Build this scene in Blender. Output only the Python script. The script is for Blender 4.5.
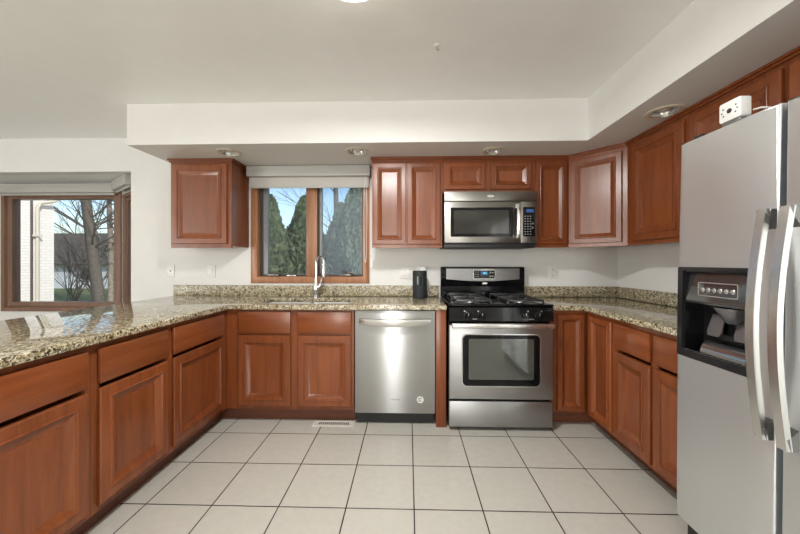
import bpy, bmesh, math, random
from mathutils import Matrix, Vector

for o in list(bpy.data.objects):
    bpy.data.objects.remove(o)
S = 0.0254            # everything below is written in inches
SC = bpy.context.scene
COL = SC.collection

# ------------------------------------------------------------------ camera
cam = bpy.data.cameras.new('camera')
cam.sensor_width = 36.0
cam.lens = 320 / 800 * 36.0
cam.shift_y = -4.7 / 800
cam.clip_start = 0.02
cam.clip_end = 400
camo = bpy.data.objects.new('camera', cam)
COL.objects.link(camo)
camo.location = (0, 0, 48.6 * S)
camo.rotation_euler = (math.pi / 2, 0, 0.0262)
SC.camera = camo

# ------------------------------------------------------------------ world, sun, area lamps added as daylight fill
w = bpy.data.worlds.new('sky')
SC.world = w
w.use_nodes = True
nt = w.node_tree
nt.nodes.clear()
out = nt.nodes.new('ShaderNodeOutputWorld')
bg = nt.nodes.new('ShaderNodeBackground')
sky = nt.nodes.new('ShaderNodeTexSky')
sky.sky_type = 'NISHITA'
sky.sun_disc = False
sky.sun_elevation = math.radians(36)
sky.sun_rotation = math.radians(128)
bg.inputs['Strength'].default_value = 0.20
nt.links.new(sky.outputs[0], bg.inputs[0])
nt.links.new(bg.outputs[0], out.inputs[0])

sd = bpy.data.lights.new('sun', 'SUN')
sd.energy = 3.6
sd.angle = 0.01
sd.color = (1.0, 0.95, 0.87)
so = bpy.data.objects.new('sun', sd)
COL.objects.link(so)
so.rotation_euler = Vector((-0.66, 0.52, -0.54)).to_track_quat('-Z', 'Y').to_euler()


def area(name, loc, direction, sx, sy, watts, color=(1, 1, 1)):
    d = bpy.data.lights.new(name, 'AREA')
    d.shape = 'RECTANGLE'
    d.size = sx * S
    d.size_y = sy * S
    d.energy = watts
    d.color = color
    o = bpy.data.objects.new(name, d)
    COL.objects.link(o)
    o.location = Vector(loc) * S
    o.rotation_euler = Vector(direction).to_track_quat('-Z', 'Z').to_euler()
    return o


area('dining_side_fill', (-247, -85, 46), (1, 0, 0.55), 106, 66, 200, (1.0, 0.985, 0.945))  # added fill lamp at an unseen window, tilted up to brighten the ceiling
area('rear_side_fill', (-20, -157, 43), (0, 1, 0), 40, 78, 85, (1.0, 0.985, 0.945))  # added lamp at an unseen rear opening, also streaks the dishwasher steel

SC.view_settings.view_transform = 'Standard'
SC.view_settings.look = 'None'
SC.view_settings.exposure = 0.08
SC.view_settings.gamma = 1.0
SC.view_settings.use_curve_mapping = False
SC.cycles.max_bounces = 10
SC.cycles.diffuse_bounces = 5
SC.cycles.glossy_bounces = 5
SC.cycles.sample_clamp_indirect = 6.0
SC.cycles.caustics_reflective = False
SC.cycles.caustics_refractive = False
SC.cycles.use_denoising = True


# ------------------------------------------------------------------ materials
def mat(name, color=(0.8, 0.8, 0.8), rough=0.5, metal=0.0, spec=0.5, coat=0.0, aniso=0.0, emit=None, es=0.0, noise=0.0, nscale=40, coat_rough=0.06):
    m = bpy.data.materials.new(name)
    m.use_nodes = True
    b = m.node_tree.nodes['Principled BSDF']
    b.inputs['Base Color'].default_value = (*color, 1)
    b.inputs['Roughness'].default_value = rough
    b.inputs['Metallic'].default_value = metal
    b.inputs['Specular IOR Level'].default_value = spec
    b.inputs['Coat Weight'].default_value = coat
    b.inputs['Coat Roughness'].default_value = coat_rough
    if emit:
        b.inputs['Emission Color'].default_value = (*emit, 1)
        b.inputs['Emission Strength'].default_value = es
    if noise:
        N = m.node_tree.nodes
        L = m.node_tree.links
        tc = N.new('ShaderNodeTexCoord')
        nz = N.new('ShaderNodeTexNoise')
        nz.inputs['Scale'].default_value = nscale
        nz.inputs['Detail'].default_value = 4
        rp = N.new('ShaderNodeValToRGB')
        rp.color_ramp.elements[0].position = 0.3
        rp.color_ramp.elements[1].position = 0.7
        rp.color_ramp.elements[0].color = (*[c * (1 - noise) for c in color], 1)
        rp.color_ramp.elements[1].color = (*[min(1, c * (1 + noise)) for c in color], 1)
        L.new(tc.outputs['Object'], nz.inputs['Vector'])
        L.new(nz.outputs['Fac'], rp.inputs['Fac'])
        L.new(rp.outputs['Color'], b.inputs['Base Color'])
    return m


def wood(name, c0, c1, c2, axis, rough=0.28, coat=0.14):
    m = mat(name, c1, rough, coat=coat, coat_rough=0.22)
    N = m.node_tree.nodes
    L = m.node_tree.links
    b = N['Principled BSDF']
    tc = N.new('ShaderNodeTexCoord')
    oi = N.new('ShaderNodeObjectInfo')
    ad = N.new('ShaderNodeVectorMath')
    ad.operation = 'ADD'
    mu = N.new('ShaderNodeVectorMath')
    mu.operation = 'SCALE'
    mu.inputs[3].default_value = 7.0
    cx = N.new('ShaderNodeCombineXYZ')
    for i in range(3):
        L.new(oi.outputs['Random'], cx.inputs[i])
    L.new(cx.outputs[0], mu.inputs[0])
    L.new(tc.outputs['Object'], ad.inputs[0])
    L.new(mu.outputs[0], ad.inputs[1])
    mp = N.new('ShaderNodeMapping')
    s = [14, 14, 14]
    s['XYZ'.index(axis)] = 1.1
    mp.inputs['Scale'].default_value = s
    L.new(ad.outputs[0], mp.inputs['Vector'])
    n1 = N.new('ShaderNodeTexNoise')
    n1.inputs['Scale'].default_value = 1.6
    n1.inputs['Detail'].default_value = 6
    n1.inputs['Roughness'].default_value = 0.6
    n1.inputs['Distortion'].default_value = 0.6
    n2 = N.new('ShaderNodeTexNoise')
    n2.inputs['Scale'].default_value = 14
    n2.inputs['Detail'].default_value = 3
    L.new(mp.outputs[0], n1.inputs['Vector'])
    L.new(mp.outputs[0], n2.inputs['Vector'])
    mx = N.new('ShaderNodeMath')
    mx.operation = 'MULTIPLY_ADD'
    mx.inputs[1].default_value = 0.30
    L.new(n2.outputs['Fac'], mx.inputs[0])
    L.new(n1.outputs['Fac'], mx.inputs[2])
    rp = N.new('ShaderNodeValToRGB')
    e = rp.color_ramp.elements
    e[0].position = 0.42
    e[0].color = (*c0, 1)
    e[1].position = 0.88
    e[1].color = (*c2, 1)
    k = e.new(0.65)
    k.color = (*c1, 1)
    L.new(mx.outputs[0], rp.inputs['Fac'])
    hs = N.new('ShaderNodeHueSaturation')
    vr = N.new('ShaderNodeMapRange')
    vr.inputs['To Min'].default_value = 0.88
    vr.inputs['To Max'].default_value = 1.12
    L.new(oi.outputs['Random'], vr.inputs['Value'])
    L.new(vr.outputs[0], hs.inputs['Value'])
    L.new(rp.outputs[0], hs.inputs['Color'])
    L.new(hs.outputs[0], b.inputs['Base Color'])
    return m


CH = ((0.145, 0.036, 0.010), (0.200, 0.053, 0.015), (0.250, 0.073, 0.022))
CHZ = wood('cherry_vertical_grain', *CH, 'Z')
CHX = wood('cherry_grain_along_x', *CH, 'X')
CHY = wood('cherry_grain_along_y', *CH, 'Y')
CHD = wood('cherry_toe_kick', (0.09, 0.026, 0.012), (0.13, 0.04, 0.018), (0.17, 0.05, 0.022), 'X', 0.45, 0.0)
OAK = ((0.24, 0.105, 0.052), (0.34, 0.155, 0.078), (0.42, 0.205, 0.105))
OAKZ = wood('window_wood_vertical', *OAK, 'Z', 0.4, 0.1)
OAKX = wood('window_wood_along_x', *OAK, 'X', 0.4, 0.1)
BRN = ((0.16, 0.085, 0.055), (0.21, 0.115, 0.075), (0.26, 0.145, 0.095))
BRNZ = wood('bay_wood_vertical', *BRN, 'Z', 0.4, 0.1)
BRNX = wood('bay_wood_along_x', *BRN, 'X', 0.4, 0.1)


def granite(name, rough, ior):
    m = mat(name, (0.5, 0.4, 0.25), rough)
    N = m.node_tree.nodes
    L = m.node_tree.links
    b = N['Principled BSDF']
    tc = N.new('ShaderNodeTexCoord')
    nd = N.new('ShaderNodeTexNoise')
    nd.inputs['Scale'].default_value = 60
    nd.inputs['Detail'].default_value = 2
    mixv = N.new('ShaderNodeMixRGB')
    mixv.inputs[0].default_value = 0.02
    L.new(tc.outputs['Object'], mixv.inputs[1])
    L.new(tc.outputs['Object'], nd.inputs['Vector'])
    L.new(nd.outputs['Color'], mixv.inputs[2])
    v = N.new('ShaderNodeTexVoronoi')
    v.inputs['Scale'].default_value = 140
    L.new(mixv.outputs[0], v.inputs['Vector'])
    sp = N.new('ShaderNodeSeparateColor')
    L.new(v.outputs['Color'], sp.inputs[0])
    n1 = N.new('ShaderNodeTexNoise')
    n1.inputs['Scale'].default_value = 34
    n1.inputs['Detail'].default_value = 3
    L.new(tc.outputs['Object'], n1.inputs['Vector'])
    mm = N.new('ShaderNodeMath')
    mm.operation = 'MULTIPLY_ADD'
    mm.inputs[1].default_value = 0.75
    L.new(n1.outputs['Fac'], mm.inputs[0])
    m2 = N.new('ShaderNodeMath')
    m2.operation = 'MULTIPLY'
    m2.inputs[1].default_value = 0.62
    L.new(sp.outputs[0], m2.inputs[0])
    L.new(m2.outputs[0], mm.inputs[2])
    rp = N.new('ShaderNodeValToRGB')
    rp.color_ramp.interpolation = 'LINEAR'
    e = rp.color_ramp.elements
    cols = [(0.27, (0.026, 0.021, 0.015)), (0.41, (0.075, 0.056, 0.034)), (0.50, (0.22, 0.165, 0.085)), (0.65, (0.36, 0.295, 0.165)), (0.80, (0.47, 0.415, 0.28)), (1.0, (0.66, 0.62, 0.50))]
    e[0].position, e[0].color = cols[0][0], (*cols[0][1], 1)
    e[1].position, e[1].color = cols[-1][0], (*cols[-1][1], 1)
    for p, c in cols[1:-1]:
        k = e.new(p)
        k.color = (*c, 1)
    L.new(mm.outputs[0], rp.inputs['Fac'])
    v2 = N.new('ShaderNodeTexVoronoi')
    v2.inputs['Scale'].default_value = 190
    L.new(mixv.outputs[0], v2.inputs['Vector'])
    sp2 = N.new('ShaderNodeSeparateColor')
    L.new(v2.outputs['Color'], sp2.inputs[0])
    st = N.new('ShaderNodeMath')
    st.operation = 'GREATER_THAN'
    st.inputs[1].default_value = 0.82
    L.new(sp2.outputs[1], st.inputs[0])
    mx = N.new('ShaderNodeMixRGB')
    mx.inputs[2].default_value = (0.03, 0.026, 0.02, 1)
    s3 = N.new('ShaderNodeMath')
    s3.operation = 'MULTIPLY'
    s3.inputs[1].default_value = 0.75
    L.new(st.outputs[0], s3.inputs[0])
    L.new(s3.outputs[0], mx.inputs[0])
    L.new(rp.outputs[0], mx.inputs[1])
    L.new(mx.outputs[0], b.inputs['Base Color'])
    b.inputs['IOR'].default_value = ior
    return m


GRANITE = granite('polished_granite', 0.04, 1.95)
GRANITEB = granite('satin_granite', 0.3, 1.5)


def steel(name, color, rough, axis, aniso=0.0):
    m = mat(name, color, rough, metal=1.0)
    N = m.node_tree.nodes
    L = m.node_tree.links
    b = N['Principled BSDF']
    tc = N.new('ShaderNodeTexCoord')
    mp = N.new('ShaderNodeMapping')
    s = [260, 260, 260]
    s['XYZ'.index(axis)] = 2.0
    mp.inputs['Scale'].default_value = s
    nz = N.new('ShaderNodeTexNoise')
    nz.inputs['Scale'].default_value = 1.0
    nz.inputs['Detail'].default_value = 2
    L.new(tc.outputs['Object'], mp.inputs[0])
    L.new(mp.outputs[0], nz.inputs['Vector'])
    mr = N.new('ShaderNodeMapRange')
    mr.inputs['To Min'].default_value = rough * 0.8
    mr.inputs['To Max'].default_value = rough * 1.25
    L.new(nz.outputs['Fac'], mr.inputs['Value'])
    L.new(mr.outputs[0], b.inputs['Roughness'])
    if aniso:
        b.inputs['Anisotropic'].default_value = aniso
        tg = N.new('ShaderNodeTangent')
        tg.direction_type = 'RADIAL'
        tg.axis = 'Z'
        b.inputs['Anisotropic Rotation'].default_value = 0.25
        L.new(tg.outputs[0], b.inputs['Tangent'])
    return m


STEEL = steel('brushed_steel', (0.44, 0.44, 0.437), 0.36, 'X', 0.9)
STEELR = steel('range_steel', (0.38, 0.38, 0.376), 0.40, 'X', 0.5)
STEELY = steel('brushed_steel_along_y', (0.84, 0.865, 0.885), 0.40, 'Z', 0.5)
STEELH = steel('satin_handle_steel', (0.72, 0.715, 0.70), 0.24, 'Z')
STEELM = steel('warm_brushed_steel', (0.29, 0.28, 0.26), 0.36, 'X', 0.5)
CHROME = mat('chrome', (0.74, 0.74, 0.74), 0.20, metal=1.0)
SINKM = mat('sink_steel', (0.86, 0.87, 0.88), 0.34, metal=0.25)
DGREY = mat('dark_grey_plastic', (0.10, 0.10, 0.10), 0.4)
MGREY = mat('mid_grey_metal', (0.22, 0.22, 0.215), 0.35, metal=0.6)
BLACK = mat('black_enamel', (0.005, 0.005, 0.006), 0.1, spec=0.3)
BLACKM = mat('black_matt', (0.012, 0.012, 0.013), 0.5)
IRON = mat('cast_iron', (0.020, 0.020, 0.021), 0.28, spec=0.9)
GLASSB = mat('oven_glass', (0.055, 0.060, 0.052), 0.05, spec=0.9, coat=1.0)
GLASSM = mat('microwave_glass', (0.022, 0.021, 0.018), 0.07, spec=0.6, coat=0.2)
WALL = mat('wall_paint', (0.775, 0.767, 0.75), 0.6, noise=0.012, nscale=9)
SOFF = mat('soffit_paint_dimmed', (0.735, 0.725, 0.70), 0.55, noise=0.012, nscale=7)  # toned down from the wall paint to offset too much light on the soffit
CEIL = mat('ceiling_paint_lifted', (0.885, 0.88, 0.86), 0.36, noise=0.012, nscale=7)  # lightened in the colour to make up for weak light from below
WHITE = mat('white_plastic', (0.80, 0.79, 0.765), 0.3)
OFFW = mat('shade_fabric', (0.50, 0.485, 0.455), 0.8, noise=0.03, nscale=300)
OFFW2 = mat('shade_cassette', (0.46, 0.45, 0.425), 0.55)
SLOT = mat('dark_slot', (0.02, 0.02, 0.02), 0.6)
BRASS = mat('brass_trim', (0.55, 0.40, 0.20), 0.35, metal=0.8)
TRIMW = mat('downlight_trim', (0.66, 0.60, 0.48), 0.4)
REFL = mat('downlight_reflector', (0.70, 0.69, 0.67), 0.22, metal=0.9)
BULB = mat('frosted_bulb', (0.75, 0.73, 0.70), 0.25)
SCRN = mat('screen_blue', (0.01, 0.02, 0.05), 0.2, emit=(0.10, 0.25, 0.75), es=0.3)
SCRNG = mat('screen_cyan', (0.01, 0.04, 0.05), 0.2, emit=(0.10, 0.75, 0.85), es=0.7)
KEYS = mat('key_print', (0.33, 0.33, 0.33), 0.5)
PRINT = mat('dark_print', (0.10, 0.10, 0.10), 0.5)
LGREY = mat('silver_logo', (0.72, 0.71, 0.69), 0.25, metal=0.9)
SPKM = mat('speaker_fabric', (0.013, 0.017, 0.019), 0.7, noise=0.25, nscale=500)
VENTM = mat('vent_paint', (0.62, 0.59, 0.53), 0.45)
BRONZE = mat('bronze_hardware', (0.20, 0.185, 0.17), 0.3, metal=0.8)
ALU = mat('grey_spacer', (0.26, 0.27, 0.28), 0.45, metal=0.3)
GASK = mat('gasket_dark', (0.05, 0.04, 0.034), 0.6)


def glass_mat(name, tint, haze):
    m = bpy.data.materials.new(name)
    m.use_nodes = True
    N = m.node_tree.nodes
    L = m.node_tree.links
    N.clear()
    o = N.new('ShaderNodeOutputMaterial')
    t = N.new('ShaderNodeBsdfTransparent')
    t.inputs[0].default_value = (*tint, 1)
    g = N.new('ShaderNodeBsdfGlossy')
    g.inputs['Roughness'].default_value = 0.02
    g.inputs['Color'].default_value = (0.9, 0.95, 1.0, 1)
    f = N.new('ShaderNodeLayerWeight')
    f.inputs[0].default_value = 0.5
    pw = N.new('ShaderNodeMath')
    pw.operation = 'POWER'
    pw.inputs[1].default_value = 5.0
    mu = N.new('ShaderNodeMath')
    mu.operation = 'MULTIPLY_ADD'
    mu.inputs[1].default_value = 0.9
    mu.inputs[2].default_value = 0.02
    mx = N.new('ShaderNodeMixShader')
    L.new(f.outputs['Facing'], pw.inputs[0])
    L.new(pw.outputs[0], mu.inputs[0])
    L.new(mu.outputs[0], mx.inputs[0])
    L.new(t.outputs[0], mx.inputs[1])
    L.new(g.outputs[0], mx.inputs[2])
    df = N.new('ShaderNodeBsdfDiffuse')
    df.inputs[0].default_value = (0.75, 0.85, 0.95, 1)
    m2 = N.new('ShaderNodeMixShader')
    m2.inputs[0].default_value = haze
    L.new(mx.outputs[0], m2.inputs[1])
    L.new(df.outputs[0], m2.inputs[2])
    L.new(m2.outputs[0], o.inputs[0])
    return m


GLASS = glass_mat('window_glass', (0.96, 0.98, 0.98), 0.0)
GLASS2 = glass_mat('reflection_haze_glass', (0.88, 0.94, 0.97), 0.09)  # bluish veil mixed into the pane stands for hazy reflections


def tile_floor():
    m = mat('floor_tile', (0.6, 0.56, 0.5), 0.34, spec=0.4)
    N = m.node_tree.nodes
    L = m.node_tree.links
    b = N['Principled BSDF']
    tc = N.new('ShaderNodeTexCoord')
    mp = N.new('ShaderNodeMapping')
    T = 13.47 * S
    mp.inputs['Location'].default_value = (-(1.20 * S) + 0.075 * S, -(90.0 * S) + 0.075 * S, 0)
    L.new(tc.outputs['Object'], mp.inputs[0])
    br = N.new('ShaderNodeTexBrick')
    br.offset = 0.0
    br.squash = 1.0
    br.inputs['Color1'].default_value = (0.485, 0.466, 0.415, 1)
    br.inputs['Color2'].default_value = (0.507, 0.487, 0.436, 1)
    br.inputs['Mortar'].default_value = (0.020, 0.014, 0.010, 1)
    br.inputs['Scale'].default_value = 1.0
    br.inputs['Mortar Size'].default_value = 0.14 * S
    br.inputs['Mortar Smooth'].default_value = 0.25
    br.inputs['Bias'].default_value = 0.0
    br.inputs['Brick Width'].default_value = T
    br.inputs['Row Height'].default_value = T
    L.new(mp.outputs[0], br.inputs['Vector'])
    nz = N.new('ShaderNodeTexNoise')
    nz.inputs['Scale'].default_value = 26
    nz.inputs['Detail'].default_value = 5
    L.new(tc.outputs['Object'], nz.inputs['Vector'])
    mr = N.new('ShaderNodeMapRange')
    mr.inputs['To Min'].default_value = 0.92
    mr.inputs['To Max'].default_value = 1.08
    L.new(nz.outputs['Fac'], mr.inputs['Value'])
    mx = N.new('ShaderNodeMixRGB')
    mx.blend_type = 'MULTIPLY'
    mx.inputs[0].default_value = 1.0
    L.new(br.outputs['Color'], mx.inputs[1])
    L.new(mr.outputs[0], mx.inputs[2])
    L.new(mx.outputs[0], b.inputs['Base Color'])
    bp = N.new('ShaderNodeBump')
    bp.inputs['Strength'].default_value = 0.4
    bp.inputs['Distance'].default_value = 0.002
    bp.invert = True
    L.new(br.outputs['Fac'], bp.inputs['Height'])
    L.new(bp.outputs[0], b.inputs['Normal'])
    return m


TILE = tile_floor()


def brick_mat(name, c1, c2, mortar, wdt, hgt, rough=0.8):
    m = mat(name, c1, rough)
    N = m.node_tree.nodes
    L = m.node_tree.links
    b = N['Principled BSDF']
    tc = N.new('ShaderNodeTexCoord')
    sx = N.new('ShaderNodeSeparateXYZ')
    ad = N.new('ShaderNodeMath')
    ad.operation = 'ADD'
    cb = N.new('ShaderNodeCombineXYZ')
    L.new(tc.outputs['Object'], sx.inputs[0])
    L.new(sx.outputs[0], ad.inputs[0])
    L.new(sx.outputs[1], ad.inputs[1])
    L.new(ad.outputs[0], cb.inputs[0])
    L.new(sx.outputs[2], cb.inputs[1])
    br = N.new('ShaderNodeTexBrick')
    br.inputs['Color1'].default_value = (*c1, 1)
    br.inputs['Color2'].default_value = (*c2, 1)
    br.inputs['Mortar'].default_value = (*mortar, 1)
    br.inputs['Scale'].default_value = 1.0
    br.inputs['Mortar Size'].default_value = 0.35 * S
    br.inputs['Brick Width'].default_value = wdt * S
    br.inputs['Row Height'].default_value = hgt * S
    L.new(cb.outputs[0], br.inputs['Vector'])
    L.new(br.outputs['Color'], b.inputs['Base Color'])
    return m


BRICKW = brick_mat('painted_brick', (0.82, 0.76, 0.72), (0.86, 0.81, 0.77), (0.74, 0.68, 0.64), 8, 2.7)
ROOFM = brick_mat('roof_shingle', (0.085, 0.072, 0.063), (0.11, 0.095, 0.083), (0.06, 0.052, 0.048), 12, 6)
SIDING = mat('pale_siding', (0.55, 0.56, 0.60), 0.7, noise=0.04, nscale=3)
LAWN = mat('lawn', (0.12, 0.15, 0.045), 0.95, noise=0.45, nscale=3.5)
MULCH = mat('leaf_litter', (0.24, 0.13, 0.075), 0.95, noise=0.4, nscale=9)
BARK = mat('grey_bark', (0.105, 0.088, 0.075), 0.9, noise=0.35, nscale=14)
BARKL = mat('pale_bark', (0.27, 0.23, 0.19), 0.9, noise=0.35, nscale=14)
TWIG = mat('twig_bark', (0.115, 0.090, 0.072), 0.9)
EVG = mat('arborvitae_green', (0.095, 0.135, 0.065), 0.75, noise=0.5, nscale=9)
EVG2 = mat('spruce_green', (0.15, 0.19, 0.13), 0.75, noise=0.45, nscale=9)


# ------------------------------------------------------------------ geometry helpers
IDM = Matrix.Identity(4)


def FB(y0):      # local (u along x, n towards the camera, z up), surface at y0
    return Matrix(((1, 0, 0, 0), (0, -1, 0, y0), (0, 0, 1, 0), (0, 0, 0, 1)))


def FR(x0):      # faces -x : u is y
    return Matrix(((0, -1, 0, x0), (1, 0, 0, 0), (0, 0, 1, 0), (0, 0, 0, 1)))


def FL(x0):      # faces +x
    return Matrix(((0, 1, 0, x0), (1, 0, 0, 0), (0, 0, 1, 0), (0, 0, 0, 1)))


def FD(p, q):    # vertical face from p to q (xy), n is towards -y side
    p = Vector(p)
    q = Vector(q)
    u = (q - p).normalized()
    n = Vector((u.y, -u.x))
    return Matrix(((u.x, n.x, 0, p.x), (u.y, n.y, 0, p.y), (0, 0, 1, 0), (0, 0, 0, 1)))


ORG = {}


class MB:
    def __init__(self, M=IDM):
        self.bm = bmesh.new()
        self.M = M

    def v(self, p):
        return self.bm.verts.new(self.M @ Vector(p))

    def f(self, vs):
        try:
            return self.bm.faces.new(vs)
        except ValueError:
            return None

    def box(self, a0, a1, b0, b1, c0, c1, bev=0.0, seg=2):
        P = [self.v((x, y, z)) for z in (c0, c1) for y in (b0, b1) for x in (a0, a1)]
        F = [(0, 2, 3, 1), (4, 5, 7, 6), (0, 1, 5, 4), (2, 6, 7, 3), (0, 4, 6, 2), (1, 3, 7, 5)]
        fs = [self.f([P[i] for i in q]) for q in F]
        if bev > 0:
            es = list({e for f in fs for e in f.edges})
            bmesh.ops.bevel(self.bm, geom=es, offset=bev, segments=seg, affect='EDGES', profile=0.5)
        return self

    def loft(self, rings, closed_ring=True, cap0=True, cap1=True, loop=False):
        R = [[self.v(p) for p in r] for r in rings]
        n = len(R[0])
        rng = range(len(R) if loop else len(R) - 1)
        for i in rng:
            A, B = R[i], R[(i + 1) % len(R)]
            for j in range(n if closed_ring else n - 1):
                k = (j + 1) % n
                self.f([A[j], A[k], B[k], B[j]])
        if not loop:
            if cap0:
                self.f(R[0][::-1])
            if cap1:
                self.f(R[-1])
        return self

    def rrect(self, u0, u1, z0, z1, n0, n1, r, seg=5, edge=0.0):
        def ring(i, n):
            pts = []
            rr = max(0.02, r - i)
            for cx, cz, a in ((u1 - i - rr, z1 - i - rr, 0), (u0 + i + rr, z1 - i - rr, 90), (u0 + i + rr, z0 + i + rr, 180), (u1 - i - rr, z0 + i + rr, 270)):
                for s in range(seg + 1):
                    t = math.radians(a + 90 * s / seg)
                    pts.append((cx + rr * math.cos(t), n, cz + rr * math.sin(t)))
            return pts
        rs = [ring(0, n0)]
        if edge:
            rs += [ring(0, n1 - edge), ring(edge * 0.35, n1 - edge * 0.3), ring(edge, n1)]
        else:
            rs += [ring(0, n1)]
        return self.loft(rs)

    def rframe(self, o, i, n0, n1, r, ri, seg=5):
        # rounded rectangular frame, o and i are (u0, u1, z0, z1)
        def ring(b, rr, n):
            u0, u1, z0, z1 = b
            pts = []
            for cx, cz, a in ((u1 - rr, z1 - rr, 0), (u0 + rr, z1 - rr, 90), (u0 + rr, z0 + rr, 180), (u1 - rr, z0 + rr, 270)):
                for s in range(seg + 1):
                    t = math.radians(a + 90 * s / seg)
                    pts.append((cx + rr * math.cos(t), n, cz + rr * math.sin(t)))
            return pts
        return self.loft([ring(o, r, n0), ring(o, r, n1), ring(i, ri, n1), ring(i, ri, n0)], loop=True)

    def rectloop(self, u0, u1, z0, z1, prof):
        rs = []
        for i, n in prof:
            rs.append([(u0 + i, n, z0 + i), (u1 - i, n, z0 + i), (u1 - i, n, z1 - i), (u0 + i, n, z1 - i)])
        return self.loft(rs, loop=True)

    def tube(self, pts, r, n=8, caps=True):
        pts = [Vector(p) for p in pts]
        rad = r if isinstance(r, (list, tuple)) else [r] * len(pts)
        rings = []
        up = None
        for i, p in enumerate(pts):
            t = (pts[min(i + 1, len(pts) - 1)] - pts[max(i - 1, 0)])
            if t.length < 1e-9:
                t = Vector((0, 0, 1))
            t.normalize()
            if up is None:
                up = t.orthogonal().normalized()
            a = up - t * up.dot(t)
            if a.length < 1e-6:
                a = t.orthogonal()
            a.normalize()
            up = a
            b = t.cross(a)
            rings.append([p + (a * math.cos(2 * math.pi * k / n) + b * math.sin(2 * math.pi * k / n)) * rad[i] for k in range(n)])
        return self.loft(rings, cap0=caps, cap1=caps)

    def bar(self, pts, wu, wn):
        # rectangular section bar swept along z in the local (u, n) frame; pts = (u, n, z)
        rs = []
        for (u, n, z) in pts:
            rs.append([(u - wu, n - wn, z), (u + wu, n - wn, z), (u + wu * 0.8, n + wn, z), (u - wu * 0.8, n + wn, z)])
        return self.loft(rs)

    def lathe(self, c, axis, prof, n=24, loop=False, caps=True):
        # prof = (radius, height) pairs, axis 'X' 'Y' 'Z' in local space
        c = Vector(c)
        rs = []
        for r, h in prof:
            ring = []
            for k in range(n):
                a = 2 * math.pi * k / n
                x, y = max(r, 1e-4) * math.cos(a), max(r, 1e-4) * math.sin(a)
                ring.append(c + Vector({'Z': (x, y, h), 'Y': (x, h, y), 'X': (h, x, y)}[axis]))
            rs.append(ring)
        return self.loft(rs, loop=loop, cap0=caps, cap1=caps)

    def slab(self, solid, holes, c0, c1, plane='xy', bev=0.0, only_top=False):
        # union of rectangles minus holes, extruded; shared vertices
        xs = sorted({q for r in solid + holes for q in r[:2]})
        ys = sorted({q for r in solid + holes for q in r[2:]})

        def inside(x, y):
            def hit(r):
                return r[0] < x < r[1] and r[2] < y < r[3]
            return any(hit(r) for r in solid) and not any(hit(r) for r in holes)
        cell = {(i, j): inside((xs[i] + xs[i + 1]) / 2, (ys[j] + ys[j + 1]) / 2) for i in range(len(xs) - 1) for j in range(len(ys) - 1)}
        V = {}

        def g(i, j, k):
            if (i, j, k) not in V:
                c = (c0, c1)[k]
                V[(i, j, k)] = self.v((xs[i], ys[j], c) if plane == 'xy' else (xs[i], c, ys[j]))
            return V[(i, j, k)]
        edges = []
        for (i, j), on in cell.items():
            if not on:
                continue
            for k in (0, 1):
                q = [g(i, j, k), g(i + 1, j, k), g(i + 1, j + 1, k), g(i, j + 1, k)]
                self.f(q if k else q[::-1])
            for (di, dj, a, b) in ((-1, 0, (i, j), (i, j + 1)), (1, 0, (i + 1, j), (i + 1, j + 1)), (0, -1, (i, j), (i + 1, j)), (0, 1, (i, j + 1), (i + 1, j + 1))):
                if not cell.get((i + di, j + dj), False):
                    f = self.f([g(*a, 0), g(*b, 0), g(*b, 1), g(*a, 1)])
                    for e in f.edges:
                        if all(vv in (g(*a, 1), g(*b, 1)) for vv in e.verts) or (not only_top and all(vv in (g(*a, 0), g(*b, 0)) for vv in e.verts)):
                            edges.append(e)
        if bev:
            bmesh.ops.bevel(self.bm, geom=list(set(edges)), offset=bev, segments=3, affect='EDGES', profile=0.5)
        return self

    def poly(self, pts, c0, c1):
        return self.loft([[(x, y, c0) for x, y in pts], [(x, y, c1) for x, y in pts]])

    def build(self, name, m, parent=None, origin=None, sharp=0.6):
        bm = self.bm
        bmesh.ops.recalc_face_normals(bm, faces=bm.faces)
        if parent is not None:
            org = ORG[parent.name]
        elif origin is not None:
            org = Vector(origin)
        else:
            xs = [v.co for v in bm.verts]
            org = Vector(((min(v.x for v in xs) + max(v.x for v in xs)) / 2, (min(v.y for v in xs) + max(v.y for v in xs)) / 2, min(v.z for v in xs)))
        for f in bm.faces:
            f.smooth = True
        for e in bm.edges:
            if len(e.link_faces) != 2 or e.calc_face_angle(0) > sharp:
                e.smooth = False
        for v in bm.verts:
            v.co = (v.co - org) * S
        me = bpy.data.meshes.new(name)
        bm.to_mesh(me)
        bm.free()
        me.materials.append(m)
        o = bpy.data.objects.new(name, me)
        COL.objects.link(o)
        if parent is not None:
            o.parent = parent
        else:
            o.location = org * S
        ORG[o.name] = org
        return o


def tag(o, label=None, cat=None, group=None, kind=None):
    if label:
        o['label'] = label
    if cat:
        o['category'] = cat
    if group:
        o['group'] = group
    if kind:
        o['kind'] = kind
    return o


def thing(name, loc, label, cat, group=None):
    o = bpy.data.objects.new(name, None)
    COL.objects.link(o)
    o.empty_display_size = 0.05
    o.location = Vector(loc) * S
    ORG[o.name] = Vector(loc)
    return tag(o, label, cat, group)


def struct(o, label=None):
    o['kind'] = 'structure'
    if label:
        o['label'] = label
    return o


def copy_thing(o, loc, label):
    c = o.copy()
    COL.objects.link(c)
    c.location = Vector(loc) * S
    c['label'] = label

    def rec(a, b):
        for ch in list(a.children):
            d = ch.copy()
            COL.objects.link(d)
            d.parent = b
            rec(ch, d)
    rec(o, c)
    return c


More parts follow.
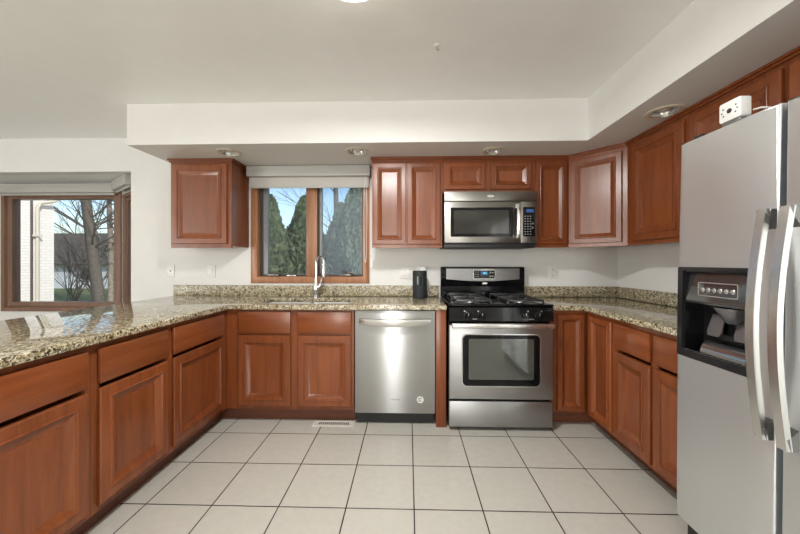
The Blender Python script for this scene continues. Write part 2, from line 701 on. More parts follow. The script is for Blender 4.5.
def text(name, body, size, M, at, m, parent, bold=0.0):
    cu = bpy.data.curves.new(name, 'FONT')
    cu.body = body
    cu.size = size
    cu.align_x = 'CENTER'
    cu.align_y = 'CENTER'
    cu.extrude = 0.012
    cu.offset = bold
    t = bpy.data.objects.new(name, cu)
    COL.objects.link(t)
    dg = bpy.context.evaluated_depsgraph_get()
    me0 = bpy.data.meshes.new_from_object(t.evaluated_get(dg))
    bpy.data.objects.remove(t)
    mb = MB(M)
    vs = [mb.v((at[0] + v.co.x * (-1 if M[0][1] < 0 and M[1][0] > 0 else 1), at[1] + v.co.z, at[2] + v.co.y)) for v in me0.vertices]
    for p in me0.polygons:
        mb.f([vs[i] for i in p.vertices])
    bpy.data.meshes.remove(me0)
    return mb.build(name, m, parent)


# ------------------------------------------------------------------ room shell
YB, XR = 119.0, 76.5
XL, YR = -250.0, -160.0
struct(MB().box(XL - 4, XR + 4, YR - 4, YB + 4, -4, 0).build('floor', TILE, origin=(0, 0, 0)), 'beige square floor tiles with thin dark grout')
struct(MB().slab([(XL - 4, XR + 4, YR - 4, YB + 4)], [], 96, 100).build('ceiling', CEIL))
BX0, BX1 = -198.0, -105.5                        # opening of the bay
WX0, WX1, WZ0, WZ1 = -58.2, -15.2, 41.6, 82.4    # opening of the sink window
BZ = 83.2
mb = MB(FB(YB))
mb.slab([(XL - 4, XR + 4, 0, 96)], [(BX0, BX1, -1, BZ), (WX0, WX1, WZ0, WZ1)], -4, 0, plane='xz')
struct(mb.build('wall_back', WALL))
struct(MB().box(XR, XR + 4, YR - 4, YB, 0, 96).build('wall_right', WALL))
struct(MB(FL(XL)).slab([(YR - 4, YB, 0, 96)], [(-141, -29, 10, 82)], -4, 0, plane='xz').build('wall_left', WALL))
mb = MB(Matrix(((1, 0, 0, 0), (0, 1, 0, YR), (0, 0, 1, 0), (0, 0, 0, 1))))
struct(mb.slab([(XL, XR, 0, 96)], [(-42, 2, 2, 84)], -4, 0, plane='xz').build('wall_rear', WALL))

# frames of two unseen openings, added to go with the fill lamps
W3 = MB(FL(XL)).rectloop(-141, -29, 10, 82, [(0, -4), (0, 0.6), (2.5, 0.6), (2.5, -4)]).box(-86, -84, -3, -1, 12.4, 79.6).build('window_3', OAKZ)
struct(W3)
struct(MB(FL(XL)).box(-138.6, -86.1, -2.2, -2, 12.4, 79.6).build('pane', GLASS, W3))
struct(MB(FL(XL)).box(-83.9, -31.4, -2.2, -2, 12.4, 79.6).build('pane', GLASS, W3))
M4 = Matrix(((1, 0, 0, 0), (0, 1, 0, YR), (0, 0, 1, 0), (0, 0, 0, 1)))
W4 = MB(M4).rectloop(-42, 2, 2, 84, [(0, -4), (0, 0.6), (2.5, 0.6), (2.5, -4)]).box(-39.6, -0.4, -3, -1, 40, 43).build('door_1', WHITE)
struct(W4)
struct(MB(M4).box(-39.6, -0.4, -2.2, -2, 4.4, 81.6).build('pane', GLASS, W4))

# dropped soffit along the back and right walls, with openings for the downlights
LIGHTS = [(-57.5, 101.0), (-16.2, 101.0), (26.9, 101.8), (59.8, 76.5)]
SX0, SY0, SXR, SZ = -84.4, 93.8, 51.8, 83.8
H = 2.3
mb = MB()
mb.slab([(SX0, XR, SY0, YB), (SXR, XR, -70, YB)], [(x - H, x + H, y - H, y + H) for x, y in LIGHTS], SZ, 96)
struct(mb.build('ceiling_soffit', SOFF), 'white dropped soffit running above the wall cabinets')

# ------------------------------------------------------------------ bay: side walls, roof, floor, centre and side windows
YC = 137.0
CX0, CX1 = -179.7, -125.5
struct(MB().poly([(BX0, YB + 4), (BX1, YB + 4), (CX1 + 3, YC + 4), (CX0 - 3, YC + 4)], BZ, BZ + 4).build('ceiling_bay', CEIL))
struct(MB().poly([(BX0, YB + 4), (BX1, YB + 4), (CX1 + 3, YC + 4), (CX0 - 3, YC + 4)], -4, 0).build('floor_bay', TILE))
mb = MB(FB(YC))
mb.slab([(CX0 - 3, CX1 + 3, 0, BZ)], [(CX0 + 0.6, CX1 - 0.6, 27.8, 80.0)], -4, 0, plane='xz')
struct(mb.build('wall_bay', WALL))
P0, P1 = (CX1 + 0.4, YC), (BX1 + 0.4, YB + 4)
FS = FD(P0, P1)
LS = (Vector(P1) - Vector(P0)).length
mb = MB(FS)
mb.slab([(0.0, LS, 0, BZ)], [(3.0, LS - 4.2, 27.8, 77.4)], -3.5, 0, plane='xz')
struct(mb.build('wall_bay_side', WALL))
Q0, Q1 = (BX0 - 0.4, YB + 4), (CX0 - 0.4, YC)
FQ = FD(Q0, Q1)
mb = MB(FQ)
mb.slab([(0.0, (Vector(Q1) - Vector(Q0)).length, 0, BZ)], [(3.5, 17, 27.8, 77.4)], -3.5, 0, plane='xz')
struct(mb.build('wall_bay_far_side', WALL))


def picture_window(name, M, u0, u1, z0, z1, fw, mats, depth=3.5, glass=GLASS, label=None):
    fr = MB(M).rectloop(u0, u1, z0, z1, [(0, -0.05), (0, 0.55), (0.25, 0.75), (fw * 0.45, 0.75), (fw * 0.5, 0.35), (fw * 0.55, -0.2), (fw, -0.4), (fw, -depth), (0.9, -depth), (0.9, -0.05)])
    o = struct(fr.build(name, mats, origin=M @ Vector(((u0 + u1) / 2, 0, z0))), label)
    struct(MB(M).box(u0 + fw - 0.1, u1 - fw + 0.1, -1.3, -1.1, z0 + fw - 0.1, z1 - fw + 0.1).build('pane', glass, o))
    return o


BW = picture_window('window_1', FB(YC), CX0, CX1, 27.0, 80.6, 4.0, BRNZ, label='brown wood picture window of the bay behind the peninsula')
picture_window('window_4', FS, 2.4, LS - 3.6, 27.0, 77.9, 3.0, BRNZ)
picture_window('window_5', FQ, 2.4, 18, 27.0, 77.9, 3.0, BRNZ)

# ------------------------------------------------------------------ sink window
M2 = FB(YB)
w2 = MB(M2).rectloop(-59.0, -14.5, 40.8, 83.2, [(0, 0.02), (0, 0.6), (0.3, 0.8), (2.3, 0.8), (2.5, 0.55), (2.6, -0.9), (2.6, -4), (0.85, -4), (0.85, 0.02)]).build('window_2', OAKZ)
struct(w2, 'double casement wood window above the sink')
struct(MB(M2).box(-38.2, -34.2, -3.6, 0.1, 43.4, 80.6, 0.15).build('mullion', OAKZ, w2))
for a0, a1, lf, rt in ((-56.3, -38.25, 1.1, 0.45), (-34.15, -17.2, 0.5, 0.4)):
    sash = struct(MB(M2).slab([(a0, a1, 43.45, 80.5)], [(a0 + lf, a1 - rt, 44.0, 79.6)], -3.2, -1.2, plane='xz', bev=0.08, only_top=True).build('sash', GASK, w2))
    h_ = (a0 + lf, a1 - rt, 44.0, 79.6)
    lw = 1.7 if a0 < -50 else 0.9
    struct(MB(M2).slab([h_], [(h_[0] + lw, h_[1] - 0.12, h_[2] + 0.12, h_[3] - 0.12)], -3.0, -1.5, plane='xz').build('sash_spacer', ALU, sash))
    struct(MB(M2).box(h_[0] + lw - 0.05, h_[1] - 0.1, -2.5, -2.3, h_[2] + 0.1, h_[3] - 0.1).build('pane', GLASS if a0 < -50 else GLASS2, sash))
for hx in (-50.6, -23.3):
    h = MB(M2).box(hx - 2.0, hx + 2.0, -0.9, 0.7, 43.4, 44.3, 0.2)
    h.tube([(hx - 0.8, 0.3, 44.1), (hx - 0.8, 0.7, 45.2), (hx + 0.6, 0.9, 44.9), (hx + 3.2, 0.9, 44.4)], 0.36, 8)
    if hx > -40:
        h.tube([(hx + 0.2, 0.6, 44.4), (hx - 1.6, 0.8, 45.9)], 0.3, 8)
    struct(h.build('crank_handle', BRONZE, w2))
struct(MB(M2).box(-45.5, -42.2, -0.8, 0.3, 43.4, 43.8, 0.1).build('latch', LGREY, w2))


# ------------------------------------------------------------------ roller shades
def roller(name, M, u0, u1, ztop, zfab, n0, n1, label, chain=None, h=3.8):
    t = thing(name, M @ Vector(((u0 + u1) / 2, n0, ztop)), label, 'window shade')
    mb = MB(M).box(u0, u1, n0, n1, ztop - h, ztop, 0.25)
    mb.build('cassette', OFFW2, t)
    nf = n0 + (n1 - n0) * 0.45
    f = MB(M).box(u0 + 0.7, u1 - 0.7, nf, nf + 0.12, zfab + 0.9, ztop - h + 0.05)
    f.build('fabric', OFFW, t)
    MB(M).box(u0 + 0.7, u1 - 0.7, nf - 0.2, nf + 0.32, zfab, zfab + 0.95, 0.12).build('bottom_rail', OFFW2, t)
    if chain:
        cu, zb = chain
        pts = []
        for k in range(25):
            a = math.pi * k / 12
            pts.append((cu + 0.55 * math.sin(a) * (1 if k else 1), nf + 0.5, zb + (ztop - h - zb) * (0.5 - 0.5 * math.cos(a))))
        MB(M).tube(pts, 0.07, 6).build('bead_chain', WHITE, t)
    return t


roller('roller_shade', M2, -58.8, -13.8, 83.6, 75.8, 0.9, 4.6, 'rolled-up beige roller shade with boxed valance above the sink window', chain=(-15.6, 48.4))
tag(MB(M2).box(-14.1, -13.1, 0.0, 0.7, 46.4, 49.0, 0.15).build('chain_tensioner', WHITE), 'small white chain guide on the wall beside the sink window', 'chain guide')
roller('roller_shade', FB(YC), CX0 + 0.8, CX1 - 0.6, 82.0, 77.6, 0.8, 3.6, 'rolled-up beige roller shade across the big bay window', h=3.4)
roller('roller_shade', FS, 2.2, LS - 3.0, 83.0, 78.2, 0.9, 4.4, 'short beige roller shade seen end-on over the narrow bay side window', h=4.0)

# ------------------------------------------------------------------ cabinets
PROF = [(0.0, 0.02), (0.0, 0.62), (0.10, 0.75), (1.0, 0.75)]


def cab_door(M, u0, u1, z0, z1, parent, grain, name='door', fw=1.9):
    k = fw / 1.9
    p = [(0, 0.02), (0, 0.60), (0.14, 0.75), (1.75 * k, 0.75), (1.82 * k, 0.98), (1.95 * k, 1.04), (2.08 * k, 0.98), (2.15 * k, 0.80), (2.28 * k, 0.78), (2.34 * k, 0.70), (3.5 * k, 0.17), (3.62 * k, 0.16), (3.62 * k, 0.02)]
    d = MB(M).rectloop(u0, u1, z0, z1, p).build(name, grain, parent, sharp=0.35)
    i = 3.62 * k - 0.02
    MB(M).box(u0 + i, u1 - i, 0.04, 0.22, z0 + i, z1 - i).build('door_panel', grain, d)
    return d


def drawer_front(M, u0, u1, z0, z1, parent, grain):
    return MB(M).box(u0, u1, 0.02, 0.75, z0, z1, 0.14).build('drawer', grain, parent)


def base_cab(name, M, u0, u1, label, doors, drawers, hgrain, depth=23.2, shell=False, cat='cabinet', toe_more=0.0, toe_n=3.2):
    c = M @ Vector(((u0 + u1) / 2, -depth / 2, 0))
    t = thing(name, (c.x, c.y, 0), label, cat)
    e = 0.02
    mb = MB(M)
    if shell:
        mb.box(u0 + e, u0 + 0.75, -depth, -0.8, 4.5, 34.6).box(u1 - 0.75, u1 - e, -depth, -0.8, 4.5, 34.6).box(u0 + 0.76, u1 - 0.76, -depth, -0.8, 4.5, 5.3).box(u0 + 0.76, u1 - 0.76, -depth, -depth + 0.4, 5.31, 34.6)
    else:
        mb.box(u0 + e, u1 - e, -depth, -3.0, 4.5, 34.6)
        mb.box(u0 + e, u0 + 0.7, -2.99, -0.8, 4.5, 34.6).box(u1 - 0.7, u1 - e, -2.99, -0.8, 4.5, 34.6)
        mb.box(u0 + 0.71, u1 - 0.71, -2.99, -0.8, 4.5, 5.2)
    mb.build('carcass', CHZ, t)
    # face frame with one tall opening behind each drawer and its door
    holes = [(d[0] + 0.5, d[1] - 0.5, d[2] + 0.5, w_[3] - 0.5) for d, w_ in zip(doors, drawers)]
    if shell:
        holes = [(a + 0.5, b - 0.5, c0 + 0.5, c1 - 0.5) for a, b, c0, c1 in doors + drawers]
    MB(M).slab([(u0 + e, u1 - e, 4.5, 34.6)], holes, -0.79, 0.0, plane='xz').build('face_frame', CHZ, t)
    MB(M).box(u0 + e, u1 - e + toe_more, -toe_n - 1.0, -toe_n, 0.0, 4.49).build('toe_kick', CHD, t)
    for a in doors:
        cab_door(M, *a, t, CHZ, fw=1.9 if a[1] - a[0] > 10 else 1.25)
    for a in drawers:
        drawer_front(M, *a, t, hgrain)
    return t


def wall_cab(name, M, u0, u1, z0, label, doors, depth=11.9, ztop=83.7, crown_l=0.0, crown_r=0.0, fw=1.9):
    c = M @ Vector(((u0 + u1) / 2, -depth / 2, z0))
    t = thing(name, (c.x, c.y, z0), label, 'cabinet')
    e = 0.02
    MB(M).box(u0 + e, u1 - e, -depth, -0.8, z0 + 0.6, ztop - 0.6).build('carcass', CHZ, t)
    holes = [(a + 0.5, b - 0.5, c0 + 0.5, c1 - 0.5) for a, b, c0, c1 in doors]
    MB(M).slab([(u0 + e, u1 - e, z0, ztop - 0.6)], holes, -0.79, 0.0, plane='xz').build('face_frame', CHZ, t)
    mb = MB(M)
    mb.box(u0 + e - crown_l * 0.5, u1 - e + crown_r * 0.5, -depth, 0.35, ztop - 1.05, ztop - 0.5)
    mb.box(u0 + e - crown_l, u1 - e + crown_r, -depth, 0.75, ztop - 0.49, ztop)
    mb.build('crown_molding', CHX, t)
    for a in doors:
        cab_door(M, *a, t, CHZ, fw=fw if a[1] - a[0] > 10 else 1.35)
    return t


B = FB(95.25)
base_cab('base_cabinet', B, -58.9, -16.2, 'two-door cherry base cabinet under the sink',
         [(-51.0, -35.2, 5.7, 26.7), (-33.0, -17.0, 5.7, 26.7)], [(-51.0, -35.2, 27.4, 33.9), (-33.0, -17.0, 27.4, 33.9)], CHX, shell=True)
tag(MB().box(8.1, 11.1, 94.5, 118.8, 0, 34.6, 0.06).build('end_panel', CHZ), 'narrow cherry end panel standing between dishwasher and range', 'cabinet panel')

Lf = FL(-54.95)
rows = [(72.0, 95.2, 72.8, 92.9, 'cherry peninsula base cabinet at the inner corner, touching the sink run'),
        (53.9, 71.99, 55.0, 71.0, 'cherry peninsula base cabinet in the middle of the three along the peninsula'),
        (33.4, 53.89, 34.4, 52.9, 'cherry peninsula base cabinet cut off by the photo edge')]
for a, b, da, db, lab in rows:
    base_cab('peninsula_cabinet', Lf, a, b, lab, [(da, db, 5.8, 26.3)], [(da, db, 27.2, 33.4)], CHY, toe_more=3.2 if b > 90 else 0.0)

Rf = FR(52.05)
# corner base cabinet: an L-shaped body with two tall doors meeting in the corner
t = thing('corner_base_cabinet', (64, 106, 0), 'cherry corner base cabinet with two tall doors, right of the range', 'cabinet')
MB().poly([(41.6, 96.05), (52.85, 96.05), (52.85, 82.0), (75.4, 82.0), (75.4, 118.2), (41.6, 118.2)], 4.5, 34.6).build('carcass', CHZ, t)
MB(B).slab([(41.6, 52.04, 4.5, 34.6)], [(44.0, 50.7, 6.0, 32.8)], -0.79, 0, plane='xz').build('face_frame', CHZ, t)
MB(Rf).slab([(82.02, 94.4, 4.5, 34.6)], [(83.4, 91.0, 6.0, 32.8)], -0.79, 0, plane='xz').build('face_frame', CHZ, t)
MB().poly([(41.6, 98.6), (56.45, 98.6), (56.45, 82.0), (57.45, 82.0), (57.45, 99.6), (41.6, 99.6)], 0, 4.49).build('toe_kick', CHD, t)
cab_door(B, 43.5, 51.2, 5.3, 33.3, t, CHZ, fw=1.2)
cab_door(Rf, 82.8, 92.2, 5.3, 33.3, t, CHZ, fw=1.2)

base_cab('base_cabinet', Rf, 69.0, 81.99, 'narrow cherry drawer-over-door base cabinet next to the corner cabinet', [(69.6, 81.2, 5.4, 26.4)], [(69.6, 81.2, 27.2, 33.3)], CHY, toe_n=4.4)
base_cab('base_cabinet', Rf, 57.7, 68.99, 'cherry drawer-over-door base cabinet half hidden by the refrigerator', [(58.2, 68.5, 5.4, 26.4)], [(58.2, 68.5, 27.2, 33.3)], CHY, toe_n=4.4)

U = FB(106.95)
wall_cab('wall_cabinet', U, -80.9, -59.9, 53.5, 'single-door cherry wall cabinet hanging alone left of the sink window', [(-80.2, -61.3, 54.9, 81.7)], crown_l=0.8, crown_r=0.8)
wall_cab('wall_cabinet', U, -12.2, 11.25, 53.5, 'two-door tall cherry wall cabinet between sink window and microwave', [(-11.8, -0.8, 54.6, 81.6), (-0.4, 10.6, 54.6, 81.6)], crown_l=0.5, fw=1.6)
wall_cab('wall_cabinet', U, 11.26, 41.1, 71.6, 'short two-door cherry wall cabinet above the microwave', [(12.1, 25.3, 72.7, 81.6), (27.2, 40.4, 72.7, 81.6)], fw=1.5)
wall_cab('wall_cabinet', U, 41.11, 52.7, 53.5, 'narrow single-door cherry wall cabinet between microwave and diagonal corner cabinet', [(42.0, 52.0, 54.6, 81.6)])

# diagonal corner wall cabinet
A0, A1 = (52.75, 106.9), (64.2, 95.45)
t = thing('corner_wall_cabinet', (66, 109, 53.5), 'diagonal corner cherry wall cabinet with one pale glossy door', 'cabinet')
Dm = FD(A0, A1)
Ld = (Vector(A1) - Vector(A0)).length
MB().poly([(52.75, 118.9), (52.75, 107.95), (64.9, 95.8), (76.4, 95.8), (76.4, 118.9)], 54.1, 83.0).build('carcass', CHZ, t)
MB(Dm).slab([(0.02, Ld - 0.02, 53.5, 83.1)], [(1.3, Ld - 1.8, 55.0, 81.2)], -0.6, 0, plane='xz').build('face_frame', CHZ, t)
MB(Dm).box(0.25, Ld - 0.25, -0.3, 0.35, 82.65, 83.2).box(0.3, Ld - 0.3, -0.3, 0.75, 83.21, 83.7).build('crown_molding', CHX, t)
cab_door(Dm, 0.7, Ld - 1.3, 54.6, 81.6, t, CHZ, fw=1.6)

UR = FR(64.1)
wall_cab('wall_cabinet', UR, 74.75, 95.4, 53.5, 'tall single-door cherry wall cabinet on the side wall beside the refrigerator', [(75.6, 92.6, 54.6, 81.6)], depth=12.2)
wall_cab('wall_cabinet', UR, 36.4, 74.74, 71.6, 'short two-door cherry wall cabinet above the refrigerator', [(56.2, 74.0, 72.7, 81.6), (37.2, 55.0, 72.7, 81.6)], depth=12.2)

# ------------------------------------------------------------------ worktops and splashbacks
SK = (-48.3, -18.7, 97.9, 111.6)
mb = MB().slab([(-88.2, 11.15, 93.7, 118.9), (-88.2, -53.2, 13.0, 118.9)], [SK], 34.62, 36.0, bev=0.22)
tag(mb.build('granite_countertop', GRANITE), 'speckled granite countertop of the sink run and peninsula', 'countertop')
mb = MB().slab([(41.5, 76.4, 93.7, 118.9), (50.4, 76.4, 57.6, 118.9)], [], 34.62, 36.0, bev=0.22)
tag(mb.build('granite_countertop', GRANITE), 'speckled granite countertop in the corner between range and refrigerator', 'countertop')
mb = MB().slab([(-88.4, 11.2, 118.15, 118.95)], [], 36.02, 40.0, bev=0.06)
tag(mb.build('granite_backsplash', GRANITEB), 'low granite backsplash strip running under the sink window', 'backsplash')
mb = MB().slab([(41.6, 76.4, 118.15, 118.95), (75.6, 76.4, 57.6, 118.95)], [], 36.02, 39.8, bev=0.06)
tag(mb.build('granite_backsplash', GRANITEB), 'low granite backsplash strip in the corner right of the range', 'backsplash')

# ------------------------------------------------------------------ sink and faucet
t = thing('sink', (-33.5, 104.7, 26), 'double-bowl stainless steel sink set into the countertop', 'sink')


def bowl(x0, x1):
    mb = MB()
    y0, y1 = SK[2] + 0.05, SK[3] - 0.05

    def ring(i, z):
        return [(x0 + i, y0 + i, z), (x1 - i, y0 + i, z), (x1 - i, y1 - i, z), (x0 + i, y1 - i, z)]
    mb.loft([ring(0, 34.58), ring(0.1, 27.0), ring(0.8, 26.2), ring(0.9, 26.3), ring(0.25, 27.1), ring(0.15, 34.58)], cap0=False, cap1=False)
    mb.box(x0 + 0.8, x1 - 0.8, y0 + 0.8, y1 - 0.8, 26.2, 26.3)
    mb.loft([ring(0, 34.58), ring(0.15, 34.58)], cap0=False, cap1=False)
    o = mb.build('bowl', SINKM, t)
    cx, cy = (x0 + x1) / 2, (y0 + y1) / 2
    MB().lathe((cx, cy, 26.3), 'Z', [(1.8, 0.0), (1.8, 0.12), (1.4, 0.14), (1.2, 0.05), (0.3, 0.05)], 20).build('drain', CHROME, o)


bowl(SK[0] + 0.05, -33.9)
bowl(-33.1, SK[1] - 0.05)
MB().box(-33.88, -33.12, SK[2] + 0.1, SK[3] - 0.1, 33.0, 34.4, 0.15).build('divider', SINKM, t)

t = thing('faucet', (-33.0, 114.6, 36), 'chrome gooseneck pull-down faucet behind the sink', 'faucet')
fx, fy = -33.2, 114.6
MB().lathe((fx, fy, 36.01), 'Z', [(1.15, 0), (1.15, 0.25), (0.95, 0.5), (0.90, 1.6), (1.10, 2.2), (1.15, 3.2), (0.95, 4.4), (0.72, 5.6), (0.62, 7.2), (0.0, 7.2)], 24).build('faucet_body', CHROME, t)
pts = [(fx, fy, 42.9)]
R = 2.15
dx, dy = 0.80, -0.60
pts.append((fx, fy, 48.2))
for k in range(1, 13):
    a = math.pi * k / 12
    d = R * (1 - math.cos(a))
    pts.append((fx + dx * d, fy + dy * d, 48.4 + R * math.sin(a)))
ex, ey = fx + dx * 2 * R, fy + dy * 2 * R
pts.append((ex, ey, 47.6))
MB().tube(pts, 0.48, 14).build('spout', CHROME, t)
MB().lathe((ex, ey, 43.1), 'Z', [(0.0, 0), (0.62, 0.0), (0.74, 0.4), (0.66, 2.6), (0.54, 4.6), (0.0, 4.6)], 16).build('spray_head', STEELH, t)
MB().tube([(fx + 0.9, fy - 0.4, 39.6), (fx + 1.6, fy - 0.7, 40.2), (fx + 2.0, fy - 0.9, 41.6), (fx + 2.2, fy - 1.0, 42.9)], [0.42, 0.36, 0.28, 0.22], 10).build('lever', CHROME, t)

# ------------------------------------------------------------------ dishwasher
D = FB(94.55)
t = thing('dishwasher', (-4, 106, 0), 'stainless steel dishwasher between the sink cabinet and the end panel', 'dishwasher')
MB().box(-15.7, 7.7, 96.5, 118, 1.0, 34.3).build('tub_housing', BLACKM, t)
d = MB(D).box(-15.85, 7.85, -1.7, 0.0, 3.95, 34.35, 0.12).build('door', STEEL, t)
MB(D).box(-15.5, 7.5, -2.6, -2.1, 0.25, 3.9).build('toe_panel', BLACKM, t)
mb = MB(D)
rs = []
for k in range(21):
    s = k / 20
    u = -14.5 + 21.1 * s
    q = math.sin(math.pi * s) ** 0.8
    n = 0.45 + 1.35 * q
    zc = 31.3
    lo = zc - 0.75 - 0.75 * q
    rs.append([(u, max(0.0, n - 0.6), lo), (u, n + 0.12, lo - 0.05), (u, n + 0.28, lo + 0.25), (u, n + 0.2, zc + 0.55), (u, n - 0.02, zc + 0.72), (u, max(0.0, n - 0.6), zc + 0.7)])
mb.loft(rs)
mb.build('handle', STEELH, d)
for a in (-14.6, 5.7):
    MB(D).box(a, a + 1.0, 0.0, 0.5, 30.55, 32.0, 0.1).build('handle_mount', STEELH, d)
text('brand_lettering', 'Whirlpool', 0.62, D, (-3.8, 0.01, 8.0), PRINT, d)
MB(D).lathe((3.5, 0.0, 8.05), 'Y', [(0.98, 0.0), (0.98, 0.03), (0.0, 0.03)], 28).build('round_sticker', mat('sticker_white', (0.8, 0.8, 0.79), 0.4), d)
MB(D).lathe((3.5, 0.03, 8.05), 'Y', [(0.66, 0.0), (0.66, 0.02), (0.0, 0.02)], 24).build('sticker_disc', mat('sticker_grey', (0.30, 0.30, 0.30), 0.5), d)
mb = MB(D)
mb.poly([(3.62, 0.052), (3.62, 0.07), (2.98, 0.07), (2.98, 0.052)], 7.98, 8.12)
mb.lathe((3.72, 0.05, 8.05), 'Y', [(0.36, 0.0), (0.36, 0.02), (0.0, 0.02)], 16)
mb.build('sticker_mark', mat('sticker_pale', (0.66, 0.66, 0.65), 0.4), d)

# ------------------------------------------------------------------ range
G = FB(94.6)
t = thing('gas_range', (26.1, 106, 0), 'freestanding stainless and black gas range beneath the microwave', 'stove')
MB().box(11.35, 40.95, 94.7, 117.6, 1.0, 36.0).build('oven_body', BLACK, t)
for lx in (12.8, 39.4):
    for ly in (96.5, 116):
        MB().lathe((lx, ly, 0), 'Z', [(0.7, 0), (0.7, 0.3), (0.45, 0.4), (0.45, 1.0)], 12).build('leg', BLACKM, t)
dr = MB(G).box(11.4, 40.9, 0.05, 2.0, 1.2, 8.6, 0.2).build('storage_drawer', STEELR, t)
dd = MB(G).box(11.4, 40.9, 0.05, 2.3, 9.3, 30.6, 0.22).build('oven_door', STEELR, t)
MB(G).rframe((15.2, 37.1, 13.2, 27.8), (16.9, 35.4, 15.0, 26.7), 2.28, 2.5, 1.3, 0.4).build('window_bezel', BLACK, dd)
MB(G).box(16.85, 35.45, 2.28, 2.40, 14.95, 26.75).build('oven_window', GLASSB, dd)
MB(G).rframe((14.9, 37.4, 12.9, 28.1), (15.2, 37.1, 13.2, 27.8), 2.28, 2.42, 1.5, 1.3).build('window_trim', CHROME, dd)
mb = MB(G).box(11.9, 40.6, 3.6, 4.6, 30.0, 31.5, 0.35, 3).box(12.2, 13.6, 2.2, 3.8, 30.2, 31.2, 0.1).box(38.9, 40.3, 2.2, 3.8, 30.2, 31.2, 0.1)
mb.build('handle', STEELH, dd)
mb = MB(G).loft([[(u, 0.05, 31.8), (u, 2.6, 31.8), (u, 2.3, 35.6), (u, 1.6, 36.3), (u, 0.05, 36.3)] for u in (11.35, 40.95)])
cp = mb.build('control_panel', BLACK, t)
for k, kx in enumerate((16.7, 20.6, 32.8, 36.6)):
    kn = MB(G).lathe((kx, 2.45, 33.5), 'Y', [(1.0, 0.0), (1.0, 0.2), (0.85, 0.3), (0.8, 0.85), (0.7, 0.95), (0.0, 0.95)], 20)
    kn.box(kx - 0.2, kx + 0.2, 3.3, 3.75, 32.75, 34.3, 0.08)
    kn = kn.build('knob', BLACK, cp)
    MB(G).box(kx - 0.05, kx + 0.05, 3.75, 3.78, 33.5, 34.25).build('knob_pointer', LGREY, kn)
    dx = -0.95 if k < 2 else 0.95
    MB(G).lathe((kx + dx, 2.38, 34.6), 'Y', [(0.2, 0), (0.2, 0.05), (0, 0.05)], 12).build('burner_symbol', LGREY, cp)
for kx in (18.65, 34.7):
    MB(G).box(kx - 0.65, kx + 0.65, 2.52, 2.56, 32.25, 32.45).build('panel_print', LGREY, cp)
ck = MB().box(11.25, 41.05, 92.1, 115.4, 36.05, 36.6, 0.25).build('cooktop', BLACK, t)
for bx in (18.6, 33.6):
    for by, br in ((98.0, 1.9), (109.3, 1.6)):
        b_ = MB().lathe((bx, by, 36.6), 'Z', [(br + 0.6, 0), (br + 0.5, 0.25), (br, 0.3), (br, 0.55), (0, 0.55)], 22).build('burner', MGREY, ck)
        MB().lathe((bx, by, 37.16), 'Z', [(br - 0.1, 0), (br, 0.12), (br - 0.15, 0.28), (0, 0.3)], 22).build('burner_cap', BLACKM, b_)
    for y0, y1 in ((93.6, 103.4), (103.8, 113.9)):
        x0, x1 = bx - 5.3, bx + 5.3
        zt = 37.75
        mb = MB()
        b = 0.22
        mb.box(x0, x1, y0, y0 + 2 * b, zt - 0.5, zt, 0.08).box(x0, x1, y1 - 2 * b, y1, zt - 0.5, zt, 0.08)
        mb.box(x0, x0 + 2 * b, y0, y1, zt - 0.5, zt, 0.08).box(x1 - 2 * b, x1, y0, y1, zt - 0.5, zt, 0.08)
        yc = (y0 + y1) / 2
        mb.box(x0, bx - 1.3, yc - b, yc + b, zt - 0.45, zt + 0.1, 0.08).box(bx + 1.3, x1, yc - b, yc + b, zt - 0.45, zt + 0.1, 0.08)
        mb.box(bx - b, bx + b, y0, yc - 1.3, zt - 0.45, zt + 0.1, 0.08).box(bx - b, bx + b, yc + 1.3, y1, zt - 0.45, zt + 0.1, 0.08)
        for gx in (x0 + b, x1 - b):
            for gy in (y0 + b, y1 - b):
                mb.box(gx - b, gx + b, gy - b, gy + b, 36.6, zt - 0.2)
        mb.build('grate', IRON, ck)
K = FB(116.0)
mb = MB(K).loft([[(u, -2.6, 36.2), (u, 0.6, 36.2), (u, 0.5, 40.0), (u, 0.9, 40.6), (u, 0.9, 46.2), (u, 0.5, 46.9), (u, -2.6, 46.9)] for u in (11.3, 41.0)])
bk = mb.build('backguard', BLACK, t)
mb = MB(K)
N_ = 24
lo, hi = [], []
for k in range(N_ + 1):
    s = k / N_
    u = 13.2 + 26.0 * s
    lo.append((u, 42.6 - 0.75 * math.sin(math.pi * s)))
    hi.append((u, 46.35))
ring = lo + hi[::-1]
mb.loft([[(u, 0.88, z) for u, z in ring], [(u, 1.02, z) for u, z in ring]])
mb.build('steel_fascia', STEELR, bk)
ds = MB(K).rrect(23.0, 30.4, 42.85, 45.75, 1.0, 1.12, 0.3).build('display', BLACK, bk)
MB(K).rframe((22.8, 30.6, 42.65, 45.95), (23.0, 30.4, 42.85, 45.75), 1.0, 1.16, 0.4, 0.3).build('display_rim', LGREY, ds)
MB(K).box(25.4, 28.0, 1.12, 1.14, 44.1, 45.3).build('clock_screen', mat('clock_blue', (0.01, 0.015, 0.04), 0.2, emit=(0.05, 0.12, 0.40), es=0.5), ds)
MB(K).box(26.3, 27.5, 1.14, 1.15, 44.4, 45.1).build('clock_digits', SCRNG, ds)
mb = MB(K)
for u in (23.7, 24.5):
    for z in (43.5, 44.3, 45.1):
        mb.box(u - 0.22, u + 0.22, 1.12, 1.14, z - 0.1, z + 0.1)
for u in (28.9, 29.7):
    for z in (43.6, 44.9):
        mb.box(u - 0.25, u + 0.25, 1.12, 1.14, z - 0.22, z + 0.22)
mb.build('touch_keys', KEYS, ds)
mb = MB(K)
mb.rrect(26.0, 27.9, 40.75, 41.4, 0.9, 1.02, 0.31, 6)
mb.build('logo_badge', LGREY, bk)

